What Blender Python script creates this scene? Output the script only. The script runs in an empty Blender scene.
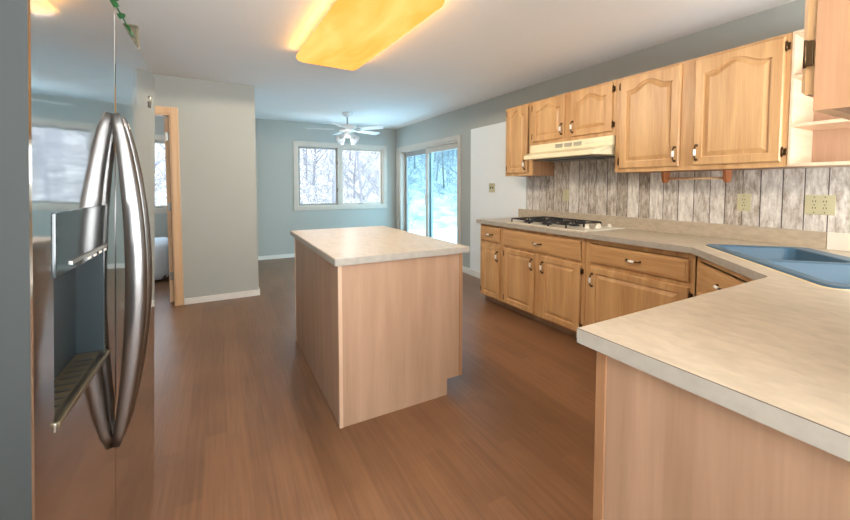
import bpy, bmesh, math, random
from mathutils import Vector, Matrix
R = math.radians
sc = bpy.context.scene
C = sc.collection
random.seed(7)

# ------------------------------------------------------------------ camera
CAMH = 1.288
cd = bpy.data.cameras.new('camera'); cam = bpy.data.objects.new('camera', cd); C.objects.link(cam)
cd.sensor_width = 36.0; cd.sensor_fit = 'HORIZONTAL'; cd.lens = 36.0*372.978/850.0
cd.shift_y = -(260-203.725)/850.0
cd.clip_start = .02; cd.clip_end = 300
cam.location = (0, 0, CAMH)
cam.rotation_euler = (R(90-2.716), 0, R(-28.728))
sc.camera = cam

# ------------------------------------------------------------------ world
w = bpy.data.worlds.new('sky'); sc.world = w; w.use_nodes = True
nt = w.node_tree; nt.nodes.clear()
wo = nt.nodes.new('ShaderNodeOutputWorld'); bg = nt.nodes.new('ShaderNodeBackground')
tc = nt.nodes.new('ShaderNodeTexCoord'); sx = nt.nodes.new('ShaderNodeSeparateXYZ')
cr = nt.nodes.new('ShaderNodeValToRGB')
nt.links.new(tc.outputs['Generated'], sx.inputs[0]); nt.links.new(sx.outputs['Z'], cr.inputs[0])
cr.color_ramp.elements[0].position = 0.0; cr.color_ramp.elements[0].color = (.93, .96, 1.0, 1)
cr.color_ramp.elements[1].position = .5; cr.color_ramp.elements[1].color = (.70, .86, 1.0, 1)
nt.links.new(cr.outputs[0], bg.inputs[0]); bg.inputs[1].default_value = 4.6
nt.links.new(bg.outputs[0], wo.inputs[0])

# ------------------------------------------------------------------ lights
def area(name, loc, target, sx_, sy_, power, col):
    l = bpy.data.lights.new(name, 'AREA'); l.shape = 'RECTANGLE'; l.size = sx_; l.size_y = sy_
    l.energy = power; l.color = col
    o = bpy.data.objects.new(name, l); C.objects.link(o); o.location = loc
    o.rotation_euler = (Vector(target)-Vector(loc)).to_track_quat('-Z', 'Y').to_euler()
    return o
bl_ = bpy.data.lights.new('bedroom_fill_light', 'POINT'); bl_.energy = 14; bl_.shadow_soft_size = .15; bl_.color = (.92, .96, 1)  # unseen point light added to brighten the room behind the doorway
bo_ = bpy.data.objects.new('bedroom_fill_light', bl_); C.objects.link(bo_); bo_.location = (-1.6, 5.9, 2.25)
sun = bpy.data.lights.new('sun', 'SUN'); sun.energy = 3; sun.angle = R(2); sun.color = (1, .95, .86)
so = bpy.data.objects.new('sun', sun); C.objects.link(so); so.rotation_euler = Vector((.75, .45, -.6)).to_track_quat('-Z', 'Y').to_euler()
# fill light added behind the camera; no known window feeds it
area('rear_fill_light', (-.6, -3.6, 1.7), (1.2, 3, .8), 3.4, 1.8, 17, (1.0, .97, .93))
# unseen uplight added behind the camera to brighten the ceiling
area('ceiling_fill_light', (.6, -1.5, 1.2), (.6, -1.05, 2.8), 3.4, 2.0, 225, (.95, .98, 1.0))
# portals: help the renderer sample the real sky through the openings (they emit nothing themselves)
for nm, loc, tg, a, b in (('back_window_portal', (2.06, 7.16, 1.47), (2.06, 0, 1.47), 1.7, 1.15), ('slider_portal', (3.30, 5.8, 1.0), (0, 5.8, 1.0), 2.2, 2.0),
                          ('bedroom_window_portal', (-1.12, 7.16, 1.46), (-1.12, 0, 1.46), 1.25, 1.1)):
    p_ = area(nm, loc, tg, a, b, 1, (1, 1, 1)); p_.data.cycles.is_portal = True
# daylight of the window over the sink, in its opening
area('sink_window_light', (2.42, -.09, 1.62), (2.42, 3, 1.2), .8, .85, 7, (1.0, .97, .93))

sc.view_settings.view_transform = 'Standard'; sc.view_settings.look = 'None'
sc.view_settings.exposure = 0.8; sc.view_settings.gamma = 1.0
sc.view_settings.use_curve_mapping = False

# ------------------------------------------------------------------ materials
def srgb(r, g, b):
    f = lambda c: (c/255/12.92) if c/255 <= .04045 else ((c/255+.055)/1.055)**2.4
    return (f(r), f(g), f(b), 1)
def newmat(name):
    m = bpy.data.materials.new(name); m.use_nodes = True
    n = m.node_tree.nodes; return m, m.node_tree, n['Principled BSDF']
def plain(name, col, rough=.5, metal=0, noise=0.04, nscale=8, bump=0, spec=.5, bscale=200):
    m, t, b = newmat(name)
    b.inputs['Roughness'].default_value = rough; b.inputs['Metallic'].default_value = metal
    b.inputs['Specular IOR Level'].default_value = spec
    co = t.nodes.new('ShaderNodeTexCoord'); nz = t.nodes.new('ShaderNodeTexNoise')
    nz.inputs['Scale'].default_value = nscale; nz.inputs['Detail'].default_value = 4
    t.links.new(co.outputs['Object'], nz.inputs['Vector'])
    r = t.nodes.new('ShaderNodeValToRGB'); e = r.color_ramp.elements
    e[0].position = .3; e[1].position = .7
    e[0].color = tuple(c*(1-noise) for c in col[:3])+(1,); e[1].color = tuple(min(1, c*(1+noise)) for c in col[:3])+(1,)
    t.links.new(nz.outputs['Fac'], r.inputs[0]); t.links.new(r.outputs[0], b.inputs['Base Color'])
    if bump:
        n2 = t.nodes.new('ShaderNodeTexNoise'); n2.inputs['Scale'].default_value = bscale
        t.links.new(co.outputs['Object'], n2.inputs['Vector'])
        bp = t.nodes.new('ShaderNodeBump'); bp.inputs['Strength'].default_value = bump; bp.inputs['Distance'].default_value = .002
        t.links.new(n2.outputs['Fac'], bp.inputs['Height']); t.links.new(bp.outputs[0], b.inputs['Normal'])
    return m
def wood(name, c1, c2, axis='z', rough=.4, fine=90, contrast=1.0, spec=.5):
    m, t, b = newmat(name)
    b.inputs['Roughness'].default_value = rough; b.inputs['Specular IOR Level'].default_value = spec
    co = t.nodes.new('ShaderNodeTexCoord')
    def mp(a, s):
        k = t.nodes.new('ShaderNodeMapping'); k.inputs['Scale'].default_value = {'z': (a, a, s), 'x': (s, a, a), 'y': (a, s, a)}[axis]
        t.links.new(co.outputs['Object'], k.inputs[0]); return k
    n1 = t.nodes.new('ShaderNodeTexNoise'); n1.inputs['Scale'].default_value = 1; n1.inputs['Detail'].default_value = 5
    n1.inputs['Distortion'].default_value = .6
    t.links.new(mp(14, 1.0).outputs[0], n1.inputs['Vector'])
    n2 = t.nodes.new('ShaderNodeTexNoise'); n2.inputs['Scale'].default_value = 1; n2.inputs['Detail'].default_value = 3
    t.links.new(mp(fine*2.2, 5).outputs[0], n2.inputs['Vector'])
    ad = t.nodes.new('ShaderNodeMath'); ad.operation = 'MULTIPLY_ADD'
    t.links.new(n2.outputs['Fac'], ad.inputs[0]); ad.inputs[1].default_value = .45; t.links.new(n1.outputs['Fac'], ad.inputs[2])
    r = t.nodes.new('ShaderNodeValToRGB'); e = r.color_ramp.elements
    e[0].position = .72-.27*contrast**-1; e[1].position = .72+.27*contrast**-1; e[0].color = c2; e[1].color = c1
    t.links.new(ad.outputs[0], r.inputs[0]); t.links.new(r.outputs[0], b.inputs['Base Color'])
    bp = t.nodes.new('ShaderNodeBump'); bp.inputs['Strength'].default_value = .12; bp.inputs['Distance'].default_value = .001
    t.links.new(n2.outputs['Fac'], bp.inputs['Height']); t.links.new(bp.outputs[0], b.inputs['Normal'])
    return m
M = {}
M['wall'] = plain('wall_paint', srgb(178, 181, 175), .75, 0, .012, 3, .15, .3)
M['ceiling'] = plain('ceiling_paint', srgb(240, 239, 236), .85, 0, .01, 2, .35, .2, 120)
M['white'] = plain('white_paint', srgb(232, 230, 222), .45)
M['panel'] = plain('pale_wall_paint', srgb(242, 246, 246), .6, 0, .01, 2)
M['trimwhite'] = plain('window_trim_paint', srgb(200, 192, 180), .45)
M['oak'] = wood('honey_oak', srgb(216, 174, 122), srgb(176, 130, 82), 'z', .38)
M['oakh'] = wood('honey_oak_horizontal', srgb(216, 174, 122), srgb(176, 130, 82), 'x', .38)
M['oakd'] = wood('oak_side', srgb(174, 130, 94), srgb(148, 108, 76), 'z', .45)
M['veneer'] = wood('beige_veneer', srgb(182, 148, 121), srgb(158, 125, 99), 'z', .42, 60, .8)
M['trimwood'] = wood('veneer_corner_strip', srgb(212, 180, 152), srgb(190, 156, 128), 'z', .4)
M['shelfwood'] = wood('pale_shelf_wood', srgb(226, 200, 172), srgb(206, 176, 146), 'y', .5)
M['casing'] = wood('casing_wood', srgb(232, 196, 154), srgb(212, 170, 126), 'z', .45)
M['dowel'] = wood('red_brown_wood', srgb(176, 110, 66), srgb(150, 88, 52), 'z', .4)
M['brass'] = plain('antique_brass', srgb(88, 66, 44), .35, .9)
M['nickel'] = plain('satin_nickel', srgb(160, 158, 150), .3, .9)
M['ceramic'] = plain('white_ceramic', srgb(238, 234, 224), .15)
M['cream'] = plain('cream_enamel', srgb(236, 226, 190), .35)
M['creamw'] = plain('bone_enamel', srgb(232, 226, 208), .22)
M['iron'] = plain('black_iron', srgb(34, 34, 36), .45)
M['dark'] = plain('dark_plastic', srgb(30, 34, 36), .35)
M['grille'] = plain('grey_filter', srgb(120, 120, 118), .4, .6)
M['blue'] = plain('blue_enamel', srgb(70, 102, 124), .36, 0, .03, spec=.25)
M['caulk'] = plain('cream_caulk', srgb(236, 220, 180), .5)
M['almond'] = plain('almond_plastic', srgb(192, 184, 148), .4)
M['fanwhite'] = plain('fan_white', srgb(226, 228, 226), .35)
M['bed'] = plain('bed_cover', srgb(214, 224, 236), .8, 0, .05, 5)
M['litter'] = plain('leaf_litter_and_snow', srgb(172, 168, 164), .9, 0, .45, 1.5)
M['snow'] = plain('snow', srgb(225, 235, 242), .8, 0, .06, .6)
M['basket'] = wood('basket_weave', srgb(92, 84, 62), srgb(70, 62, 44), 'x', .7)
M['leaf'] = plain('ivy_leaf', srgb(40, 92, 48), .45, 0, .35, 30)
M['bark'] = plain('bark', srgb(120, 120, 126), .9, 0, .3, 20)
M['barkw'] = plain('pale_bark', srgb(112, 92, 80), .9, 0, .3, 20)
M['greyplastic'] = plain('grey_door_vinyl', srgb(150, 150, 146), .5)
M['seam'] = plain('laminate_seam', srgb(84, 72, 62), .6)

def laminate():
    m, t, b = newmat('beige_laminate'); b.inputs['Roughness'].default_value = .3
    co = t.nodes.new('ShaderNodeTexCoord'); mp = t.nodes.new('ShaderNodeMapping'); mp.inputs['Scale'].default_value = (26, 14, 26)
    t.links.new(co.outputs['Object'], mp.inputs[0])
    nz = t.nodes.new('ShaderNodeTexNoise'); nz.inputs['Scale'].default_value = 1.2; nz.inputs['Detail'].default_value = 6; nz.inputs['Distortion'].default_value = .5
    t.links.new(mp.outputs[0], nz.inputs['Vector'])
    r = t.nodes.new('ShaderNodeValToRGB'); e = r.color_ramp.elements
    e[0].position = .25; e[0].color = srgb(174, 159, 137); e[1].position = .7; e[1].color = srgb(197, 181, 158)
    t.links.new(nz.outputs['Fac'], r.inputs[0]); t.links.new(r.outputs[0], b.inputs['Base Color'])
    
    return m
M['lam'] = laminate()
def floor_mat():
    m, t, b = newmat('brown_plank_floor')
    co = t.nodes.new('ShaderNodeTexCoord'); sp = t.nodes.new('ShaderNodeSeparateXYZ'); t.links.new(co.outputs['Object'], sp.inputs[0])
    def math_(op, a, v=None, c=None):
        k = t.nodes.new('ShaderNodeMath'); k.operation = op
        for i, q in enumerate((a, v, c)):
            if q is None: continue
            if isinstance(q, (int, float)): k.inputs[i].default_value = q
            else: t.links.new(q, k.inputs[i])
        return k.outputs[0]
    row = math_('FLOOR', math_('DIVIDE', sp.outputs['X'], .092))
    wn = t.nodes.new('ShaderNodeTexWhiteNoise'); wn.noise_dimensions = '1D'; t.links.new(row, wn.inputs['W'])
    seg = math_('FLOOR', math_('ADD', math_('DIVIDE', sp.outputs['Y'], 1.2), math_('MULTIPLY', wn.outputs['Value'], 7.3)))
    cmb = t.nodes.new('ShaderNodeCombineXYZ'); t.links.new(row, cmb.inputs[0]); t.links.new(seg, cmb.inputs[1])
    wn2 = t.nodes.new('ShaderNodeTexWhiteNoise'); wn2.noise_dimensions = '3D'; t.links.new(cmb.outputs[0], wn2.inputs['Vector'])
    mp = t.nodes.new('ShaderNodeMapping'); mp.inputs['Scale'].default_value = (70, 2.5, 1); t.links.new(co.outputs['Object'], mp.inputs[0])
    nz = t.nodes.new('ShaderNodeTexNoise'); nz.inputs['Scale'].default_value = 1; nz.inputs['Detail'].default_value = 5; nz.inputs['Distortion'].default_value = .4
    t.links.new(mp.outputs[0], nz.inputs['Vector'])
    n3 = t.nodes.new('ShaderNodeTexNoise'); n3.inputs['Scale'].default_value = 1.6; n3.inputs['Detail'].default_value = 5; t.links.new(co.outputs['Object'], n3.inputs['Vector'])
    v = math_('MULTIPLY_ADD', wn2.outputs['Value'], .12, math_('MULTIPLY_ADD', nz.outputs['Fac'], .36, math_('MULTIPLY_ADD', n3.outputs['Fac'], .4, .07)))
    r = t.nodes.new('ShaderNodeValToRGB'); e = r.color_ramp.elements
    e[0].position = .3; e[0].color = srgb(96, 65, 43); e[1].position = .75; e[1].color = srgb(146, 104, 72)
    t.links.new(v, r.inputs[0]); t.links.new(r.outputs[0], b.inputs['Base Color'])
    b.inputs['Roughness'].default_value = .33
    bp = t.nodes.new('ShaderNodeBump'); bp.inputs['Strength'].default_value = .1; bp.inputs['Distance'].default_value = .001
    t.links.new(nz.outputs['Fac'], bp.inputs['Height']); t.links.new(bp.outputs[0], b.inputs['Normal'])
    return m
M['floor'] = floor_mat()
def barn():
    m, t, b = newmat('whitewashed_planks'); b.inputs['Roughness'].default_value = .6
    co = t.nodes.new('ShaderNodeTexCoord'); sp = t.nodes.new('ShaderNodeSeparateXYZ'); t.links.new(co.outputs['Object'], sp.inputs[0])
    def mt(op, a, v=None, c=None):
        k = t.nodes.new('ShaderNodeMath'); k.operation = op
        for i, q in enumerate((a, v, c)):
            if q is None: continue
            if isinstance(q, (int, float)): k.inputs[i].default_value = q
            else: t.links.new(q, k.inputs[i])
        return k.outputs[0]
    wob = t.nodes.new('ShaderNodeTexNoise'); wob.noise_dimensions = '1D'; wob.inputs['Scale'].default_value = 3.1
    t.links.new(sp.outputs['Y'], wob.inputs['W'])
    yy = mt('ADD', mt('DIVIDE', sp.outputs['Y'], .104), mt('MULTIPLY', wob.outputs['Fac'], 1.0))
    idx = mt('FLOOR', yy); fr = mt('FRACT', yy)
    wn = t.nodes.new('ShaderNodeTexWhiteNoise'); wn.noise_dimensions = '1D'; t.links.new(idx, wn.inputs['W'])
    cb = t.nodes.new('ShaderNodeCombineXYZ'); t.links.new(mt('MULTIPLY', idx, 3.7), cb.inputs[0])
    t.links.new(mt('MULTIPLY', sp.outputs['Y'], 42), cb.inputs[1]); t.links.new(mt('MULTIPLY', sp.outputs['Z'], 11), cb.inputs[2])
    n1 = t.nodes.new('ShaderNodeTexNoise'); n1.inputs['Scale'].default_value = 1; n1.inputs['Detail'].default_value = 8; n1.inputs['Roughness'].default_value = .72
    t.links.new(cb.outputs[0], n1.inputs['Vector'])
    v = mt('MULTIPLY_ADD', wn.outputs['Value'], .22, n1.outputs['Fac'])
    r = t.nodes.new('ShaderNodeValToRGB'); cr_ = r.color_ramp
    cr_.elements[0].position = .36; cr_.elements[0].color = srgb(112, 100, 88)
    cr_.elements[1].position = .80; cr_.elements[1].color = srgb(236, 230, 220)
    e = cr_.elements.new(.5); e.color = srgb(168, 154, 138)
    e = cr_.elements.new(.64); e.color = srgb(206, 199, 190)
    t.links.new(v, r.inputs[0])
    g = mt('MINIMUM', mt('LESS_THAN', fr, .045), 1)
    mx = t.nodes.new('ShaderNodeMix'); mx.data_type = 'RGBA'; t.links.new(g, mx.inputs['Factor'])
    t.links.new(r.outputs[0], mx.inputs['A']); mx.inputs['B'].default_value = srgb(70, 62, 54)
    t.links.new(mx.outputs['Result'], b.inputs['Base Color'])
    bp = t.nodes.new('ShaderNodeBump'); bp.inputs['Strength'].default_value = .3; bp.inputs['Distance'].default_value = .002
    t.links.new(mt('SUBTRACT', n1.outputs['Fac'], g), bp.inputs['Height']); t.links.new(bp.outputs[0], b.inputs['Normal'])
    return m
M['barn'] = barn()
def steel(name, col, rough):
    m, t, b = newmat(name); b.inputs['Metallic'].default_value = 1; b.inputs['Base Color'].default_value = col
    co = t.nodes.new('ShaderNodeTexCoord'); mp = t.nodes.new('ShaderNodeMapping'); mp.inputs['Scale'].default_value = (2, 2, 900)
    t.links.new(co.outputs['Object'], mp.inputs[0])
    nz = t.nodes.new('ShaderNodeTexNoise'); nz.inputs['Scale'].default_value = 1; t.links.new(mp.outputs[0], nz.inputs['Vector'])
    r = t.nodes.new('ShaderNodeMapRange'); r.inputs['To Min'].default_value = rough*.8; r.inputs['To Max'].default_value = rough*1.25
    t.links.new(nz.outputs['Fac'], r.inputs[0]); t.links.new(r.outputs[0], b.inputs['Roughness'])
    nb = t.nodes.new('ShaderNodeTexNoise'); nb.inputs['Scale'].default_value = 5; t.links.new(co.outputs['Object'], nb.inputs['Vector'])
    bp = t.nodes.new('ShaderNodeBump'); bp.inputs['Strength'].default_value = .05; bp.inputs['Distance'].default_value = .02
    t.links.new(nb.outputs['Fac'], bp.inputs['Height']); t.links.new(bp.outputs[0], b.inputs['Normal'])
    return m
M['steel'] = steel('stainless_steel', (.60, .59, .58, 1), .06)
M['steelh'] = plain('handle_steel', (.21, .205, .20, 1), .28, 1, .03, 3)
M['fridgeside'] = plain('grey_fridge_side', srgb(40, 43, 42), .6, 0, spec=.2)
M['dispback'] = plain('dispenser_grey', srgb(32, 42, 45), .35)
M['disppanel'] = plain('dispenser_glossy_panel', srgb(52, 58, 60), .08, .3)
M['trayb'] = plain('dispenser_tray', srgb(92, 80, 60), .3, .5)
def glass(name, tint):
    m, t, b = newmat(name); t.nodes.remove(b); out = t.nodes['Material Output']
    tr = t.nodes.new('ShaderNodeBsdfTransparent'); tr.inputs[0].default_value = tint
    gl = t.nodes.new('ShaderNodeBsdfGlossy'); gl.inputs['Roughness'].default_value = .02
    mx = t.nodes.new('ShaderNodeMixShader'); lw = t.nodes.new('ShaderNodeLayerWeight'); lw.inputs[0].default_value = .5
    pw = t.nodes.new('ShaderNodeMath'); pw.operation = 'POWER'; pw.inputs[1].default_value = 4; t.links.new(lw.outputs['Facing'], pw.inputs[0])
    fr = t.nodes.new('ShaderNodeMath'); fr.operation = 'MULTIPLY_ADD'; fr.inputs[1].default_value = .7; fr.inputs[2].default_value = .008; t.links.new(pw.outputs[0], fr.inputs[0])
    t.links.new(fr.outputs[0], mx.inputs[0]); t.links.new(tr.outputs[0], mx.inputs[1]); t.links.new(gl.outputs[0], mx.inputs[2])
    t.links.new(mx.outputs[0], out.inputs[0]); return m
def paper():
    m, t, b = newmat('thin_white_translucent'); tl = t.nodes.new('ShaderNodeBsdfTranslucent'); df = t.nodes.new('ShaderNodeBsdfDiffuse'); ad = t.nodes.new('ShaderNodeMixShader')
    t.nodes.remove(b); t.links.new(tl.outputs[0], ad.inputs[1]); t.links.new(df.outputs[0], ad.inputs[2]); t.links.new(ad.outputs[0], t.nodes['Material Output'].inputs[0]); return m
M['paper'] = paper()  # thin white translucent sheet for the rectangles on the door glass
M['glass'] = glass('window_glass', (.97, .98, .98, 1))
M['glassc'] = glass('door_glass', (.68, .90, .97, 1))
def frosted():
    m, t, b = newmat('frosted_glass'); b.inputs['Base Color'].default_value = (.9, .93, .95, 1); b.inputs['Roughness'].default_value = .3
    b.inputs['Transmission Weight'].default_value = .45; return m
M['frost'] = frosted()
def diffuser():
    m, t, b = newmat('lamp_diffuser'); t.nodes.remove(b); out = t.nodes['Material Output']
    em = t.nodes.new('ShaderNodeEmission'); co = t.nodes.new('ShaderNodeTexCoord')
    mp = t.nodes.new('ShaderNodeMapping'); mp.inputs['Scale'].default_value = (4.5, 1.3, 1); t.links.new(co.outputs['Object'], mp.inputs[0])
    nz = t.nodes.new('ShaderNodeTexNoise'); nz.inputs['Scale'].default_value = 1; nz.inputs['Detail'].default_value = 3; nz.inputs['Distortion'].default_value = .8
    t.links.new(mp.outputs[0], nz.inputs['Vector'])
    r = t.nodes.new('ShaderNodeValToRGB'); e = r.color_ramp.elements
    e[0].position = .36; e[0].color = (1.0, .36, .065, 1); e[1].position = .68; e[1].color = (1.0, .47, .13, 1)
    t.links.new(nz.outputs['Fac'], r.inputs[0]); t.links.new(r.outputs[0], em.inputs[0]); em.inputs[1].default_value = LAMP
    df = t.nodes.new('ShaderNodeBsdfGlossy'); df.inputs['Roughness'].default_value = .15; df.inputs[0].default_value = (.05, .05, .05, 1)
    t.links.new(em.outputs[0], out.inputs[0]); t.nodes.remove(df); return m
LAMP = 1.0
TUBES = 56
M['diff'] = diffuser()

# ------------------------------------------------------------------ mesh helpers
def box(bm, x0, x1, y0, y1, z0, z1, bev=0, mi=0):
    vs = [bm.verts.new((x, y, z)) for x in (x0, x1) for y in (y0, y1) for z in (z0, z1)]
    fs = [(0, 1, 3, 2), (4, 6, 7, 5), (0, 4, 5, 1), (2, 3, 7, 6), (0, 2, 6, 4), (1, 5, 7, 3)]
    F = [bm.faces.new([vs[i] for i in f]) for f in fs]
    for f in F: f.material_index = mi
    if bev:
        es = list({e for f in F for e in f.edges})
        r = bmesh.ops.bevel(bm, geom=es, offset=bev, segments=2, affect='EDGES', profile=.5)
        for f in r['faces']: f.material_index = mi
def lathe(bm, prof, seg=24, mat=None, mi=0, mx=None):
    rings = []
    for r, z in prof:
        ring = []
        for i in range(seg):
            a = 2*math.pi*i/seg; p = Vector((r*math.cos(a), r*math.sin(a), z))
            ring.append(bm.verts.new(mx @ p if mx else p))
        rings.append(ring)
    for a, b in zip(rings, rings[1:]):
        for i in range(seg):
            f = bm.faces.new((a[i], a[(i+1) % seg], b[(i+1) % seg], b[i])); f.smooth = True; f.material_index = mi
    for rg in (rings[0], rings[-1]):
        if (rg[0].co-rg[seg//2].co).length > 1e-4:
            f = bm.faces.new(rg if rg is rings[-1] else rg[::-1]); f.material_index = mi
def tube(bm, pts, rads, seg=10, mi=0, flat=1.0, up=None):
    pts = [Vector(p) for p in pts]; n = len(pts)
    if not hasattr(rads, '__len__'): rads = [rads]*n
    rings = []
    for i, p in enumerate(pts):
        d = (pts[min(i+1, n-1)]-pts[max(i-1, 0)]).normalized()
        u = Vector(up) if up else (Vector((0, 0, 1)) if abs(d.z) < .9 else Vector((1, 0, 0)))
        s = d.cross(u).normalized(); v = s.cross(d).normalized()
        rings.append([bm.verts.new(p+(s*math.cos(a)*flat+v*math.sin(a))*rads[i]) for a in [2*math.pi*k/seg for k in range(seg)]])
    for a, b in zip(rings, rings[1:]):
        for i in range(seg):
            f = bm.faces.new((a[i], a[(i+1) % seg], b[(i+1) % seg], b[i])); f.smooth = True; f.material_index = mi
    f = bm.faces.new(rings[0][::-1]); f.material_index = mi
    f = bm.faces.new(rings[-1]); f.material_index = mi
def prism(bm, pts, z0, z1, mi=0, bev=0):
    b = [bm.verts.new((x, y, z0)) for x, y in pts]; t = [bm.verts.new((x, y, z1)) for x, y in pts]
    n = len(pts); F = [bm.faces.new(b[::-1]), bm.faces.new(t)]
    for i in range(n): F.append(bm.faces.new((b[i], b[(i+1) % n], t[(i+1) % n], t[i])))
    for f in F: f.material_index = mi
    if bev:
        es = list({e for f in F for e in f.edges})
        bmesh.ops.bevel(bm, geom=es, offset=bev, segments=2, affect='EDGES')
def obj(name, bm, mats, parent=None, loc=None):
    bmesh.ops.recalc_face_normals(bm, faces=bm.faces)
    me = bpy.data.meshes.new(name); bm.to_mesh(me); bm.free()
    for m in (mats if isinstance(mats, (list, tuple)) else [mats]): me.materials.append(m if not isinstance(m, str) else M[m])
    o = bpy.data.objects.new(name, me); C.objects.link(o)
    if parent: o.parent = parent
    if loc: o.location = loc
    return o
def B(*a, **k):
    bm = bmesh.new(); box(bm, *a, **k); return bm
def Bs(*bs, bev=0):
    bm = bmesh.new()
    for b in bs: box(bm, *b, bev=bev)
    return bm
def tag(o, label, cat, group=None, kind=None):
    o['label'] = label; o['category'] = cat
    if group: o['group'] = group
    if kind: o['kind'] = kind
    return o
def thing(name, label, cat, loc=(0, 0, 0), rz=0, group=None):
    o = bpy.data.objects.new(name, None); C.objects.link(o); o.empty_display_size = .1
    o.location = loc; o.rotation_euler = (0, 0, rz); return tag(o, label, cat, group)
def struct(name, bm, m, parent=None, label=None):
    o = obj(name, bm, m, parent)
    if not parent: o['kind'] = 'structure'
    if label: o['label'] = label
    return o
def dup(o, parent=None):
    c = o.copy(); C.objects.link(c)
    if parent: c.parent = parent
    for ch in list(o.children): dup(ch, c)
    return c

# ------------------------------------------------------------------ setting
W, BK, ST, HC = 3.162, 7.027, 4.762, 2.44
NW = -.06                       # kitchen face of the short wall carrying the near cabinets
def wallx(name, x0, x1, y0, y1, holes=(), z1=HC, m='wall'):   # wall running along y, holes (ya,yb,za,zb)
    bm = bmesh.new(); y = y0
    for a, b, c, d in sorted(holes):
        box(bm, x0, x1, y, a, 0, z1)
        if c > 0: box(bm, x0, x1, a, b, 0, c)
        box(bm, x0, x1, a, b, d, z1); y = b
    box(bm, x0, x1, y, y1, 0, z1); return struct(name, bm, m)
def wally(name, y0, y1, x0, x1, holes=(), z1=HC, m='wall'):
    bm = bmesh.new(); x = x0
    for a, b, c, d in sorted(holes):
        box(bm, x, a, y0, y1, 0, z1)
        if c > 0: box(bm, a, b, y0, y1, 0, c)
        box(bm, a, b, y0, y1, d, z1); x = b
    box(bm, x, x1, y0, y1, 0, z1); return struct(name, bm, m)
struct('floor', B(-3.2, W, -4.0, BK, -.1, 0), 'floor')
struct('ceiling', B(-3.35, W+.15, -4.15, BK+.15, HC, HC+.12), 'ceiling')
SD = (4.72, 6.88, 0.0, 1.985)   # sliding door opening y0 y1 z0 z1
wallx('wall_right', W, W+.15, -4.0, BK+.15, [SD])
W1 = (1.225, 2.90, .91, 2.03)
W2 = (-1.75, -.5, .93, 2.0)
wally('wall_back', BK, BK+.15, -3.2, W, [W2, W1])
DO = (-1.27, -.445, 0, 2.045)
wally('wall_left', ST, ST+.12, -3.2, .37, [DO])
wallx('wall_hall', .25, .37, ST+.12, BK)
wallx('wall_outer_left', -3.35, -3.2, -4.0, BK+.15)
wally('wall_fridge_alcove', 2.3, 2.42, -3.2, -.95)
wallx('wall_behind_fridge', -1.07, -.95, .4, 2.3)
wally('wall_near', NW-.12, NW, .80, W, [(1.98, 2.86, 1.12, 2.08)])
wally('wall_rear', -4.15, -4.0, -3.35, W+.15, [(-1.7, 2.6, .3, 2.3)])

def bboard(name, x0, x1, y0, y1):
    bm = bmesh.new(); box(bm, x0, x1, y0, y1, 0, .068, bev=.003); return struct(name, bm, 'white')
bboard('baseboard_left', -.372, .37, ST-.013, ST)
bboard('baseboard_hall', .37, .383, ST-.013, BK)
bboard('baseboard_back', .383, W, BK-.013, BK)
bm = bmesh.new(); box(bm, W-.013, W, 4.40, 4.645, 0, .09, bev=.003); box(bm, W-.023, W-.0105, 3.40, 4.39, 0, .09, bev=.003)
struct('baseboard_right', bm, 'white')
bboard('baseboard_bedroom', -3.2, .25, BK-.013, BK)
tag(obj('painted_wall_panel', B(W-.010, W, 3.28, 4.39, 0, 2.095), 'panel'), 'tall pale blue white flush panel on the right wall between sliding door and oak cabinets', 'wall panel')
# a thin reveal line around it
# ---- window 1 (dining area)
def casing_frame(bm, x0, x1, z0, z1, wd, y0, y1, b=.004):
    box(bm, x0, x1, y0, y1, z1-wd, z1, bev=b); box(bm, x0, x1, y0, y1, z0, z0+wd, bev=b)
    box(bm, x0, x0+wd, y0, y1, z0+wd, z1-wd, bev=b); box(bm, x1-wd, x1, y0, y1, z0+wd, z1-wd, bev=b)
def window(name, x0, x1, z0, z1, yw, mid):
    r = bpy.data.objects.new(name, None); C.objects.link(r); r.location = (x0, yw, z0); r['kind'] = 'structure'
    wd, ht = x1-x0, z1-z0
    bm = bmesh.new(); casing_frame(bm, -.068, wd+.068, -.068, ht+.068, .075, -.018, 0)
    casing_frame(bm, -.0, wd, -.0, ht, .02, .0, .13, .001)
    obj('window_casing', bm, 'trimwhite', r)
    m_ = mid-x0
    bm = bmesh.new(); box(bm, m_-.035, m_+.035, 0.0, .13, .02, ht-.02, bev=.003); obj('mullion', bm, 'trimwhite', r)
    for i, (a, b) in enumerate(((.02, m_-.035), (m_+.035, wd-.02))):
        bm = bmesh.new(); casing_frame(bm, a, b, .02, ht-.02, .035, .05, .085, .003)
        s = obj('sash', bm, 'trimwhite' if i else 'greyplastic', r)
        obj('glass_pane', B(a+.03, b-.03, .065, .069, .05, ht-.05), 'glass', s)
        bm = bmesh.new(); cx = a+(b-a)*.45
        box(bm, cx-.05, cx+.05, .012, .035, .021, .04, bev=.004); tube(bm, [(cx-.03, .02, .04), (cx+.03, .014, .055), (cx+.045, .008, .05)], .006, 8)
        obj('crank_handle', bm, 'nickel', s)
        bm = bmesh.new()
        for zz in (.3, ht-.3): box(bm, (b if i == 0 else a)-.012, (b if i == 0 else a)+.012, .03, .05, zz-.035, zz+.035, bev=.003)
        obj('hinge', bm, 'brass', s)
    return r
window('window_1', W1[0], W1[1], W1[2], W1[3], BK, 2.005)
window('window_2', W2[0], W2[1], W2[2], W2[3], BK, -1.13)
# window over the sink
r = bpy.data.objects.new('window_3', None); C.objects.link(r); r['kind'] = 'structure'; r.location = (1.98, NW, 1.12)
bm = bmesh.new(); casing_frame(bm, -.06, .94, -.06, 1.02, .065, 0, .016); obj('window_casing', bm, 'trimwhite', r)
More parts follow.
